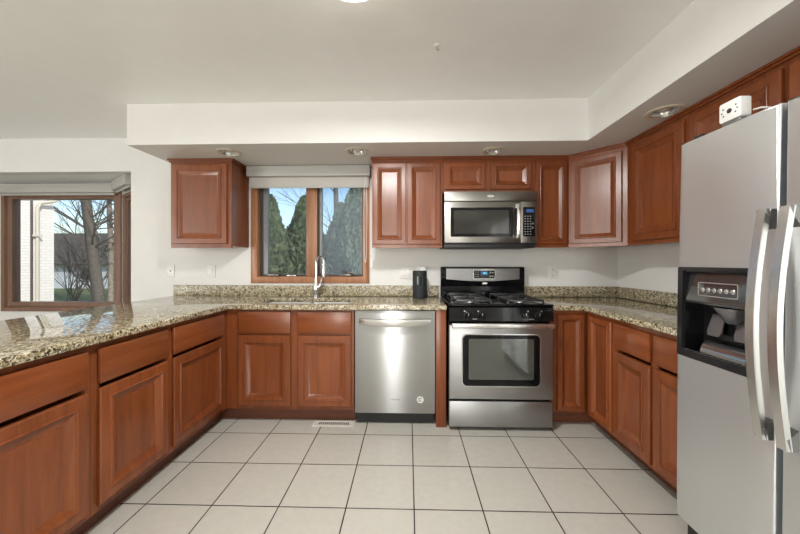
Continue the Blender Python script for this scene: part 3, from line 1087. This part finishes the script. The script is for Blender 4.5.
t.location.x += 0.35 * S

# ------------------------------------------------------------------ microwave
Mw = FB(103.5)
t = thing('microwave', (26.2, 111, 54.6), 'stainless over-the-range microwave hanging above the gas range', 'microwave')
MB().box(11.7, 41.0, 104.6, 118.9, 54.3, 71.4).build('housing', BLACKM, t)
MB(Mw).box(11.6, 41.1, -1.05, 0.0, 68.3, 71.4, 0.12).build('vent_panel', STEELM, t)
d = MB(Mw).box(11.6, 35.9, -1.05, 0.0, 54.9, 68.1, 0.15).build('door', STEELM, t)
MB(Mw).rframe((13.6, 33.6, 56.8, 66.2), (14.6, 32.2, 57.8, 65.3), -0.02, 0.14, 0.4, 0.25).build('window_bezel', BLACK, d)
MB(Mw).box(14.55, 32.25, -0.02, 0.08, 57.75, 65.35).build('window', GLASSM, d)
rs = []
for k in range(17):
    s = k / 16
    z = 56.3 + 11.0 * s
    n = 0.5 + 1.0 * math.sin(math.pi * s) ** 0.8
    rs.append([(34.25, n - 0.35, z), (35.6, n - 0.35, z), (35.5, n + 0.2, z), (35.0, n + 0.38, z), (34.4, n + 0.2, z)])
MB(Mw).loft(rs).build('handle', CHROME, d)
for z in (56.3, 66.5):
    MB(Mw).box(34.4, 35.5, 0.0, 0.5, z, z + 0.8, 0.05).build('handle_mount', BLACKM, d)
cp = MB(Mw).box(36.0, 41.1, -1.05, 0.0, 54.9, 68.1, 0.12).build('control_panel', STEELM, t)
kp = MB(Mw).rrect(36.7, 40.4, 56.9, 66.3, -0.02, 0.1, 0.2).build('keypad', BLACK, cp)
MB(Mw).box(37.7, 40.0, 0.1, 0.13, 64.6, 65.6).build('clock_screen', SCRN, kp)
mb = MB(Mw)
for r in range(8):
    for c in range(3):
        mb.box(37.35 + c * 0.85 - 0.22, 37.35 + c * 0.85 + 0.22, 0.1, 0.12, 57.6 + r * 0.82 - 0.12, 57.6 + r * 0.82 + 0.12)
mb.build('touch_keys', KEYS, kp)
mb = MB(Mw)
for z in (59.6, 61.0):
    mb.lathe((39.75, 0.1, z), 'Y', [(0.3, 0), (0.3, 0.02), (0, 0.02)], 14)
mb.build('round_keys', LGREY, kp)
MB(Mw).rrect(25.3, 27.5, 69.5, 70.2, -0.02, 0.06, 0.34, 6).build('logo_badge', LGREY, t)
MB().box(11.6, 40.8, 104.2, 118.5, 53.3, 54.28, 0.1).build('underside_grille', BLACKM, t)

# ------------------------------------------------------------------ refrigerator (leans back slightly on its front feet)
R_ = FR(46.6)
t = thing('refrigerator', (47.0, 39.0, 0), 'stainless side-by-side refrigerator with ice and water dispenser', 'refrigerator')
MB().box(50.4, 73.6, 22.2, 56.2, 1.0, 68.6, 0.2).build('cabinet_case', mat('case_grey', (0.16, 0.16, 0.16), 0.5), t)
MB(R_).box(22.6, 56.4, -3.6, -1.4, 0.4, 4.5, 0.1).build('base_grille', BLACKM, t)
for fy_ in (23.5, 54.5):
    for fxx in (51.5, 72.5):
        MB().lathe((fxx, fy_, 0), 'Z', [(0.8, 0), (0.8, 0.4), (0.5, 0.5), (0.5, 1.0)], 12).build('leveling_foot', BLACKM, t)
HL = (45.4, 56.1, 33.3, 47.4)
fd = MB(R_).slab([(42.2, 57.15, 4.9, 69.0)], [HL], -3.6, 0.0, plane='xz', bev=0.35, only_top=True).build('freezer_door', STEELY, t)
rd = MB(R_).slab([(22.4, 41.5, 4.9, 69.0)], [], -3.6, 0.0, plane='xz', bev=0.35, only_top=True).build('fridge_door', STEELY, t)
MB(R_).box(41.55, 42.15, -3.5, -1.6, 4.2, 68.4).build('door_gasket', BLACKM, t)


def fr_handle(u, door):
    pts = []
    for k in range(19):
        s = k / 18
        z = 25.7 + 29.8 * s
        n = 1.05 + 1.35 * math.sin(math.pi * s)
        pts.append((u, n, z))
    h = MB(R_).bar(pts, 0.65, 0.30).build('handle', STEELH, door)
    for z0, z1, za, zb in ((25.7, 28.3, 25.7, 27.1), (52.9, 55.5, 54.1, 55.5)):
        mb = MB(R_).loft([[(u - 0.62, 0.0, z0), (u + 0.62, 0.0, z0), (u + 0.62, 0.0, z1), (u - 0.62, 0.0, z1)], [(u - 0.62, 0.95, za), (u + 0.62, 0.95, za), (u + 0.62, 1.35, zb), (u - 0.62, 1.35, zb)]])
        mb.build('handle_mount', MGREY, h)


fr_handle(42.95, fd)
fr_handle(40.3, rd)
# dispenser: frame, control fascia, open cavity with chute, paddles and tray
R2 = FR(46.6) @ Matrix.Translation((0.4, 0, 0))
dp = MB(R2).rframe((44.4, 56.6, 32.7, 47.8), (45.2, 55.65, 33.9, 47.25), -0.02, 0.28, 0.3, 0.3).build('dispenser_frame', mat('frame_black', (0.010, 0.010, 0.011), 0.2), fd)
BLACKG = mat('dispenser_black', (0.006, 0.006, 0.007), 0.2)
mb = MB(R2)
mb.box(45.02, 55.68, -3.4, -3.2, 33.35, 47.3).box(45.02, 45.3, -3.2, -0.02, 33.35, 47.3).box(55.4, 55.68, -3.2, -0.02, 33.35, 47.3)
mb.box(45.3, 55.4, -3.2, -0.02, 33.35, 33.7).box(45.3, 55.4, -3.2, -0.02, 47.0, 47.3)
mb.build('dispenser_cavity', BLACKG, fd)
fs = MB(R2).loft([[(u, -3.1, 41.6), (u, -0.1, 41.9), (u, -0.05, 42.4), (u, -0.9, 46.9), (u, -3.1, 46.9)] for u in (45.35, 55.38)]).build('control_fascia', mat('fascia_black', (0.022, 0.022, 0.023), 0.08, spec=0.8, coat=0.8), fd)
sl = 0.85 / 4.5
for k in range(6):
    u = 47.6 + k * 0.95
    MB(R2).lathe((u, -0.36, 44.2), 'Y', [(0.36, 0), (0.36, 0.22), (0.26, 0.28), (0, 0.28)], 16).build('button', LGREY, fs)
mb = MB(R2).rframe((46.8, 53.2, 43.2, 45.4), (46.92, 53.08, 43.32, 45.28), -0.5, -0.14, 0.25, 0.2)
mb.build('button_border', LGREY, fs)
MB(R2).lathe((49.2, -1.9, 39.2), 'Z', [(0.5, 0), (0.9, 0.2), (2.2, 2.3), (2.2, 2.45)], 20).build('ice_chute', mat('chute_grey', (0.16, 0.16, 0.165), 0.12, metal=0.5), dp)
for u in (48.0, 52.3):
    MB(R2).loft([[(u - 1.0, -2.9, 40.2), (u + 1.0, -2.9, 40.2), (u + 1.0, -2.7, 40.2), (u - 1.0, -2.7, 40.2)], [(u - 1.2, -2.2, 37.4), (u + 1.2, -2.2, 37.4), (u + 1.2, -2.0, 37.5), (u - 1.2, -2.0, 37.5)], [(u - 0.9, -2.0, 36.8), (u + 0.9, -2.0, 36.8), (u + 0.9, -1.8, 36.8), (u - 0.9, -1.8, 36.8)]]).build('paddle', mat('paddle_smoke', (0.15, 0.15, 0.155), 0.12, metal=0.5), dp)
rs = []
for k in range(9):
    a = math.pi * k / 8
    rs.append((1.25 * math.cos(a), 1.9 * math.sin(a)))
mb = MB(R2).loft([[(46.0 + (7.0 * q), -1.7 + y * 1.0, 34.0 + z) for y, z in rs] for q in (0, 1)])
mb.build('drip_guard', mat('guard_silver', (0.30, 0.30, 0.305), 0.14, metal=0.9), dp)
mb = MB(R2)
for k in range(11):
    mb.box(45.9 + k * 0.9, 46.3 + k * 0.9, -0.4, 0.2, 33.7, 33.95)
mb.build('drip_tray', MGREY, dp)
MB().box(47.6, 51.0, 54.2, 56.0, 69.05, 70.0, 0.3).build('hinge_cover', BLACKM, t)
t.rotation_euler = (0, math.radians(0.75), 0)

# ------------------------------------------------------------------ alarm unit standing on the refrigerator
Am = FR(48.4) @ Matrix.Translation((1.2, 0, 0.3))
t = thing('sensor_unit', (49.5, 48.2, 69.4), 'small white boxy sensor with a dark round eye on top of the refrigerator', 'sensor')
MB(Am).rrect(46.7, 50.0, 69.7, 72.7, -1.5, 0.0, 0.35, 5, 0.15).build('casing', WHITE, t)
MB(Am).lathe((48.35, 0.0, 71.15), 'Y', [(0.36, 0), (0.36, 0.06), (0.2, 0.1), (0, 0.1)], 18).build('eye', SLOT, t)
mb = MB(Am)
for du, dz in ((-0.95, 0.55), (-0.9, -0.5), (-1.15, 0.0), (0.95, 0.55), (0.9, -0.5), (1.15, 0.0)):
    mb.lathe((48.35 + du, 0.0, 71.15 + dz), 'Y', [(0.12, 0), (0.12, 0.03), (0, 0.03)], 10)
mb.build('sound_hole', SLOT, t)
MB(Am).box(46.9, 49.8, -2.6, -0.2, 69.15, 69.68, 0.15).build('stand', MGREY, t)
MB(Am).tube([(46.9, -1.95, 70.6), (46.4, -2.6, 70.7), (46.0, -3.4, 70.5), (45.9, -3.9, 69.5)], 0.14, 8).build('cable', WHITE, t)

# ------------------------------------------------------------------ wall plates
PB = FB(YB)


def plate(name, x0, x1, z0, z1, label, cat):
    t = thing(name, ((x0 + x1) / 2, YB, z0), label, cat)
    MB(PB).rrect(x0, x1, z0, z1, 0.0, 0.28, 0.15, 3, 0.1).build('cover_plate', WHITE, t)
    return t


def duplex(t, xc, zs):
    for z in zs:
        o = MB(PB).rrect(xc - 0.62, xc + 0.62, z - 0.55, z + 0.55, 0.26, 0.36, 0.3, 4).build('receptacle', WHITE, t)
        MB(PB).box(xc - 0.32, xc - 0.22, 0.36, 0.37, z - 0.1, z + 0.28).box(xc + 0.22, xc + 0.32, 0.36, 0.37, z - 0.1, z + 0.28).lathe((xc, 0.36, z - 0.28), 'Y', [(0.1, 0), (0.1, 0.01), (0, 0.01)], 8).build('slots', SLOT, o)


t = plate('jack_plate', -91.4, -88.5, 43.0, 47.7, 'white wall jack plate left of the granite backsplash end', 'wall plate')
MB(PB).box(-90.2, -89.7, 0.28, 0.34, 45.1, 45.6).build('jack', SLOT, t)
t = plate('switch_plate', -75.9, -72.8, 42.9, 47.4, 'single white rocker switch plate under the lone wall cabinet', 'light switch')
MB(PB).box(-75.0, -73.7, 0.27, 0.42, 43.9, 46.4, 0.1).build('rocker', WHITE, t)
t = plate('switch_plate', -3.2, 1.6, 42.5, 47.2, 'double white switch plate beside the black speaker', 'light switch')
for sx in (-1.9, 0.3):
    MB(PB).box(sx - 0.62, sx + 0.62, 0.27, 0.42, 43.6, 46.1, 0.1).build('rocker', WHITE, t)
t = plate('power_outlet', 3.1, 6.5, 42.5, 47.3, 'white outlet plate behind the black speaker, charger plugged in', 'power outlet')
duplex(t, 4.8, (43.8, 46.0))
t = plate('power_outlet', 51.5, 54.6, 42.6, 47.2, 'white duplex outlet on the wall right of the range', 'power outlet')
duplex(t, 53.05, (43.8, 46.0))

# ------------------------------------------------------------------ speaker, its charger and cable
t = thing('speaker', (4.0, 113.0, 36), 'black cylindrical speaker standing on the countertop left of the range', 'speaker')
MB().lathe((4.0, 113.0, 36.02), 'Z', [(0, 0), (2.3, 0.0), (2.48, 0.15), (2.5, 0.5), (2.5, 9.3), (2.35, 9.6), (0, 9.55)], 36).build('speaker_body', SPKM, t)
MB().lathe((4.0, 113.0, 45.56), 'Z', [(2.1, 0.0), (2.1, 0.12), (0, 0.14)], 32).build('top_cap', DGREY, t)
q = MB(Matrix.Translation((3.2, 110.55, 0)))
q.rrect(-0.2, 0.25, 40.9, 43.7, -0.06, 0.08, 0.1, 3)
q.build('logo_strip', mat('speaker_logo', (0.22, 0.24, 0.26), 0.4), t)
q = MB(Matrix.Translation((4.25, 110.58, 0)))
q.rrect(-0.2, 0.2, 40.6, 43.8, -0.1, 0.08, 0.15, 3)
q.build('button_strip', BLACK, t)
t = thing('wall_charger', (5.2, 117.6, 44.9), 'white charger plugged in behind the speaker with a thin cable', 'charger')
MB(PB).box(4.3, 6.5, 0.4, 1.7, 45.0, 46.9, 0.2).build('adapter', WHITE, t)
MB(PB).tube([(6.2, 1.1, 45.1), (6.5, 1.3, 43.8), (7.2, 1.6, 42.0), (7.6, 2.0, 40.2), (7.0, 2.6, 38.2), (7.5, 3.2, 36.6), (6.8, 4.6, 36.12), (5.9, 5.4, 36.6)], 0.09, 6).build('cable', WHITE, t)

# ------------------------------------------------------------------ floor vent
t = thing('floor_vent', (-22.4, 95.2, 0), 'beige slotted floor vent in the tiles before the sink cabinet', 'floor vent')
MB().slab([(-28.6, -16.2, 94.1, 97.4)], [(-27.2, -17.6, 94.9, 96.6)], 0.01, 0.22, bev=0.05, only_top=True).build('vent_frame', VENTM, t)
mb = MB()
for k in range(17):
    x = -27.1 + k * 0.58
    mb.box(x, x + 0.24, 94.9, 96.6, 0.03, 0.16)
mb.build('vent_louver', VENTM, t)
MB().box(-27.2, -17.6, 94.9, 96.6, 0.005, 0.03).build('vent_shadow_pan', BLACKM, t)

# ------------------------------------------------------------------ downlights in the soffit
lab = ['recessed downlight in the soffit over the lone wall cabinet', 'recessed downlight in the soffit over the sink window, next to tall cabinet',
       'recessed downlight in the soffit over the microwave', 'recessed downlight in the side soffit near the refrigerator']
first = None
for (x, y), l in zip(LIGHTS, lab):
    if first is None:
        t = thing('recessed_downlight', (x, y, SZ), l, 'ceiling light', 'downlights in the dropped soffit')
        MB().lathe((x, y, SZ), 'Z', [(3.75, -0.02), (3.75, -0.18), (3.3, -0.30), (2.85, -0.25), (2.8, -0.02)], 36, loop=True).build('trim_ring', TRIMW, t)
        MB().lathe((x, y, SZ), 'Z', [(2.85, -0.22), (2.55, 0.3), (2.28, 1.2), (2.2, 3.6), (1.9, 5.0), (0.0, 5.0), (0.0, 5.1), (2.0, 5.1), (2.32, 3.6), (2.34, 1.2), (2.62, 0.3)], 36, caps=False).build('reflector', REFL, t)
        MB().lathe((x, y, SZ), 'Z', [(0, 0.15), (0.9, 0.25), (1.4, 0.6), (1.5, 1.2), (1.2, 3.0), (0.8, 4.9), (0, 4.9)], 28).build('bulb', BULB, t)
        first = t
    else:
        copy_thing(first, (x, y, SZ), l)

# ------------------------------------------------------------------ ceiling lamp just inside the top edge of the photo
t = thing('ceiling_lamp', (-9.0, 49.0, 95.9), 'round white flush ceiling lamp glowing at the top photo edge', 'ceiling light')
MB().lathe((-9.0, 49.0, 95.98), 'Z', [(7.2, 0), (7.2, -0.5), (6.8, -0.9), (0, -0.9)], 40).build('base_pan', WHITE, t)
MB().lathe((-9.0, 49.0, 95.05), 'Z', [(6.7, 0.0), (6.4, -0.9), (5.2, -2.2), (3.2, -3.1), (1.2, -3.5), (0, -3.55)], 40).build('glass_dome', mat('lit_glass', (0.9, 0.9, 0.88), 0.4, emit=(1.0, 0.95, 0.86), es=6.0), t)
pl = bpy.data.lights.new('lamp_bulb', 'AREA')
pl.shape = 'DISK'
pl.size = 0.30
pl.energy = 42
pl.color = (1.0, 0.985, 0.96)
plo = bpy.data.objects.new('lamp_bulb', pl)
COL.objects.link(plo)
plo.location = (0, 0, -4.8 * S)
plo.parent = t
t = thing('ceiling_hook', (6.2, 70.0, 95.9), 'tiny metal hook stub in the bare ceiling', 'hook')
MB().lathe((6.2, 70.0, 96), 'Z', [(0.6, 0), (0.55, -0.12), (0.2, -0.2), (0.18, -0.3), (0, -0.3)], 16).build('rosette', WHITE, t)
MB().tube([(6.2, 70, 95.7), (6.2, 70, 95.1), (6.35, 70, 94.85), (6.6, 70, 94.9), (6.65, 70, 95.15)], 0.09, 8).build('hook_wire', MGREY, t)

# ------------------------------------------------------------------ outside
rnd = random.Random(7)
GZ = -20.0
struct(MB().box(-3000, 1500, -600, 3000, GZ - 6, GZ).build('ground', LAWN, origin=(0, 0, GZ)), 'lawn outside the windows')
t = MB().box(-620, -300, 440, 560, GZ + 0.05, GZ + 0.6).build('leaf_litter', MULCH)
tag(t, 'brown fallen leaves under the bare tree outside the bay window', 'fallen leaves', kind='stuff')

# painted brick wing of the house with downspout
t = thing('brick_building', (-430, 225, GZ), 'white painted brick house wing outside the bay window', 'building')
MB().box(-520, -342, 150, 300, GZ, 150).build('brick_wall', BRICKW, t)
MB().box(-526, -339, 146, 306, 150, 158).build('eave', mat('eave_paint', (0.62, 0.60, 0.57), 0.6), t)
MB().box(-342, -341.5, 280.5, 282.5, GZ, 150).build('corner_joint', BRONZE, t)
t = thing('downspout', (-339, 284, GZ), 'pale downspout pipe with bent elbow on the white brick wing', 'downspout')
MB().tube([(-339.2, 284, GZ), (-339.2, 284, 98), (-338.5, 286, 103), (-336, 294, 106), (-333, 298, 109), (-331.5, 299, 150)], 1.4, 10).build('pipe', mat('downspout_paint', (0.54, 0.48, 0.40), 0.5), t)
for z in (72, 12):
    MB().box(-341.9, -337.0, 281.6, 286.4, z, z + 1.6).build('strap', VENTM, t)

# house across the lawn
t = thing('neighbor_house', (-860, 900, GZ), 'pale house with brown-grey roof far beyond the bare trees', 'house')
MB().box(-1150, -520, 820, 1100, GZ, 46).build('house_wall', SIDING, t)
MB().loft([[(x, 800, 44), (x, 1120, 44), (x, 960, 138)] for x in (-1180, -490)]).build('roof', ROOFM, t)
for x in (-840, -690):
    o = MB().box(x - 22, x + 22, 818.5, 820, 0, 38).build('house_window', WHITE, t)
    MB().box(x - 19, x + 19, 818.2, 818.5, 3, 35).build('pane', BLACK, o)

# bare trees


def limb(mb, p, d, length, r, depth, spread=0.55, seg=4):
    pts = [p]
    rad = [r]
    q = Vector(p)
    dd = Vector(d).normalized()
    for k in range(seg):
        dd = (dd + Vector((rnd.uniform(-1, 1), rnd.uniform(-1, 1), rnd.uniform(-0.5, 0.7))) * 0.13).normalized()
        q = q + dd * (length / seg)
        pts.append(q.copy())
        rad.append(r * (1 - 0.5 * (k + 1) / seg))
    mb.tube(pts, rad, 6 if r > 1.2 else 4)
    if depth <= 0:
        return
    for k in range(rnd.randint(3, 4)):
        i = rnd.randint(1, seg)
        nd = (dd + Vector((rnd.uniform(-1, 1), rnd.uniform(-1, 1), rnd.uniform(-0.35, 0.8))) * spread * 1.5).normalized()
        limb(mb, pts[i], nd, length * rnd.uniform(0.5, 0.75), rad[i] * 0.6, depth - 1, spread)


def bare_tree(x, y, pts, r0, r1, bark, label, nlimbs, llen):
    t = thing('bare_tree', (x, y, GZ), label, 'tree')
    n = len(pts)
    MB().tube(pts, [r0 + (r1 - r0) * k / (n - 1) for k in range(n)], 12).build('trunk', bark, t)
    mb = MB()
    for k in range(nlimbs):
        i = rnd.uniform(0.25, 0.98) * (n - 1)
        a = Vector(pts[int(i)])
        b = Vector(pts[min(n - 1, int(i) + 1)])
        p = a.lerp(b, i - int(i))
        an = rnd.uniform(0, 2 * math.pi)
        limb(mb, p, (math.cos(an), math.sin(an) * 0.7, rnd.uniform(0.1, 0.9)), llen * rnd.uniform(0.7, 1.2), min(1.0, r1 * 0.3), 3)
    mb.build('branches', TWIG, t)
    return t


bare_tree(-398, 402, [(-396, 402, GZ), (-401, 402, 20), (-408, 402, 70), (-416, 402, 130), (-423, 402, 200), (-428, 404, 290)], 6.6, 4.2, BARK,
          'thick grey leaning bare tree outside the bay window', 24, 80)
bare_tree(-425, 470, [(-415, 470, GZ), (-440, 470, 40), (-480, 470, 110), (-505, 470, 170), (-520, 470, 260)], 2.6, 1.5, BARKL,
          'slim bare tree leaning away beside the thick grey tree', 14, 65)
bare_tree(-412, 430, [(-412, 432, GZ), (-411, 432, 60), (-414, 432, 130), (-410, 432, 240)], 3.4, 2.6, BARKL,
          'straight pale-barked bare tree nearest the bay window frame post', 18, 70)
for k, (x, y, hgt, lab_) in enumerate([(-560, 520, 110, 'twiggy bare shrub in front of the pale house, by the brick wing'), (-470, 540, 120, 'twiggy bare shrub behind the slim leaning tree'),
                                       (-400, 470, 90, 'low twiggy bare shrub at the foot of the thick grey tree'), (-640, 640, 130, 'distant twiggy bare shrub before the pale house roof')]):
    t = thing('bare_shrub', (x, y, GZ), lab_, 'shrub')
    mb = MB()
    for j in range(12):
        an = rnd.uniform(0, 2 * math.pi)
        limb(mb, (x + rnd.uniform(-8, 8), y + rnd.uniform(-8, 8), GZ), (math.cos(an) * 0.55, math.sin(an) * 0.5, 1.0), hgt * rnd.uniform(0.6, 1.0), 0.75, 3, 0.5)
    mb.build('twigs', TWIG, t)


def evergreen(x, y, h, rad, m, label, n, tip=1.0):
    t = thing('evergreen_tree', (x, y, GZ), label, 'tree')
    MB().tube([(x, y, GZ), (x, y, GZ + h * 0.5), (x, y, GZ + h * 0.93)], [4.5, 3, 0.6], 8).build('trunk', BARK, t)
    mb = MB()
    for k in range(n):
        s = rnd.random() ** 1.25
        z = GZ + 6 + (h - 6) * s
        prof = (1 - s) ** 0.62 * (0.75 + 0.25 * min(1, s * 6)) * rad
        an = rnd.uniform(0, 2 * math.pi)
        lump = 1 + 0.16 * math.sin(an * 5 + z * 0.06) + 0.10 * math.sin(z * 0.19 + an * 2)
        rr = prof * lump * rnd.uniform(0.72, 1.04) + 0.6
        c = Vector((x + rr * math.cos(an), y + rr * math.sin(an), z))
        up = Vector((math.cos(an) * 0.45 + rnd.uniform(-0.3, 0.3), math.sin(an) * 0.45 + rnd.uniform(-0.3, 0.3), 1.0)).normalized()
        side = Vector((-math.sin(an), math.cos(an), 0))
        side = (Matrix.Rotation(rnd.uniform(-1.3, 1.3), 3, up) @ side).normalized()
        L_ = rnd.uniform(2.6, 5.5)
        W_ = rnd.uniform(0.8, 1.7)
        vs = [mb.v(c - up * L_ * 0.5), mb.v(c + side * W_), mb.v(c + up * L_ * 0.55), mb.v(c - side * W_)]
        mb.f(vs)
    mb.build('foliage', m, t)
    return t


evergreen(-112, 255, 122, 24, EVG, 'pointed dark evergreen behind the outer edge of the sink window', 12000)
evergreen(-91, 280, 126, 30, EVG, 'pointed dark evergreen seen just beside the window mullion', 12000)
evergreen(-154, 285, 118, 24, EVG, 'pointed evergreen mostly hidden by the sink window casing', 5000)
evergreen(-66, 312, 126, 26, EVG2, 'grey-green evergreen whose top shows at the faucet side of the hazy pane', 10000)
evergreen(-43, 262, 131, 31, EVG2, 'tallest grey-green evergreen in the middle of the hazy window pane', 15000)
evergreen(-14, 285, 140, 36, EVG2, 'grey-green evergreen behind the cabinet side of the hazy window pane', 14000)
bare_tree(-95, 420, [(-95, 420, GZ), (-93, 420, 60), (-96, 420, 150), (-90, 420, 240)], 4.5, 2.5, BARK,
          'bare tree rising behind the evergreens outside the sink window', 18, 85)

# repeats of a kind share a group
GROUPS = {'peninsula_cabinet': 'base cabinets along the peninsula', 'base_cabinet': 'base cabinets under the worktop', 'wall_cabinet': 'cherry wall cabinets',
          'evergreen_tree': 'evergreens outside the sink window', 'bare_tree': 'bare trees outside', 'bare_shrub': 'bare shrubs outside the bay window',
          'switch_plate': 'white switch plates', 'power_outlet': 'white outlets above the worktop', 'roller_shade': 'rolled-up beige shades',
          'granite_countertop': 'granite countertops', 'granite_backsplash': 'granite backsplash strips'}
for o in bpy.data.objects:
    if o.parent is None and o.name.split('.')[0] in GROUPS:
        o['group'] = GROUPS[o.name.split('.')[0]]
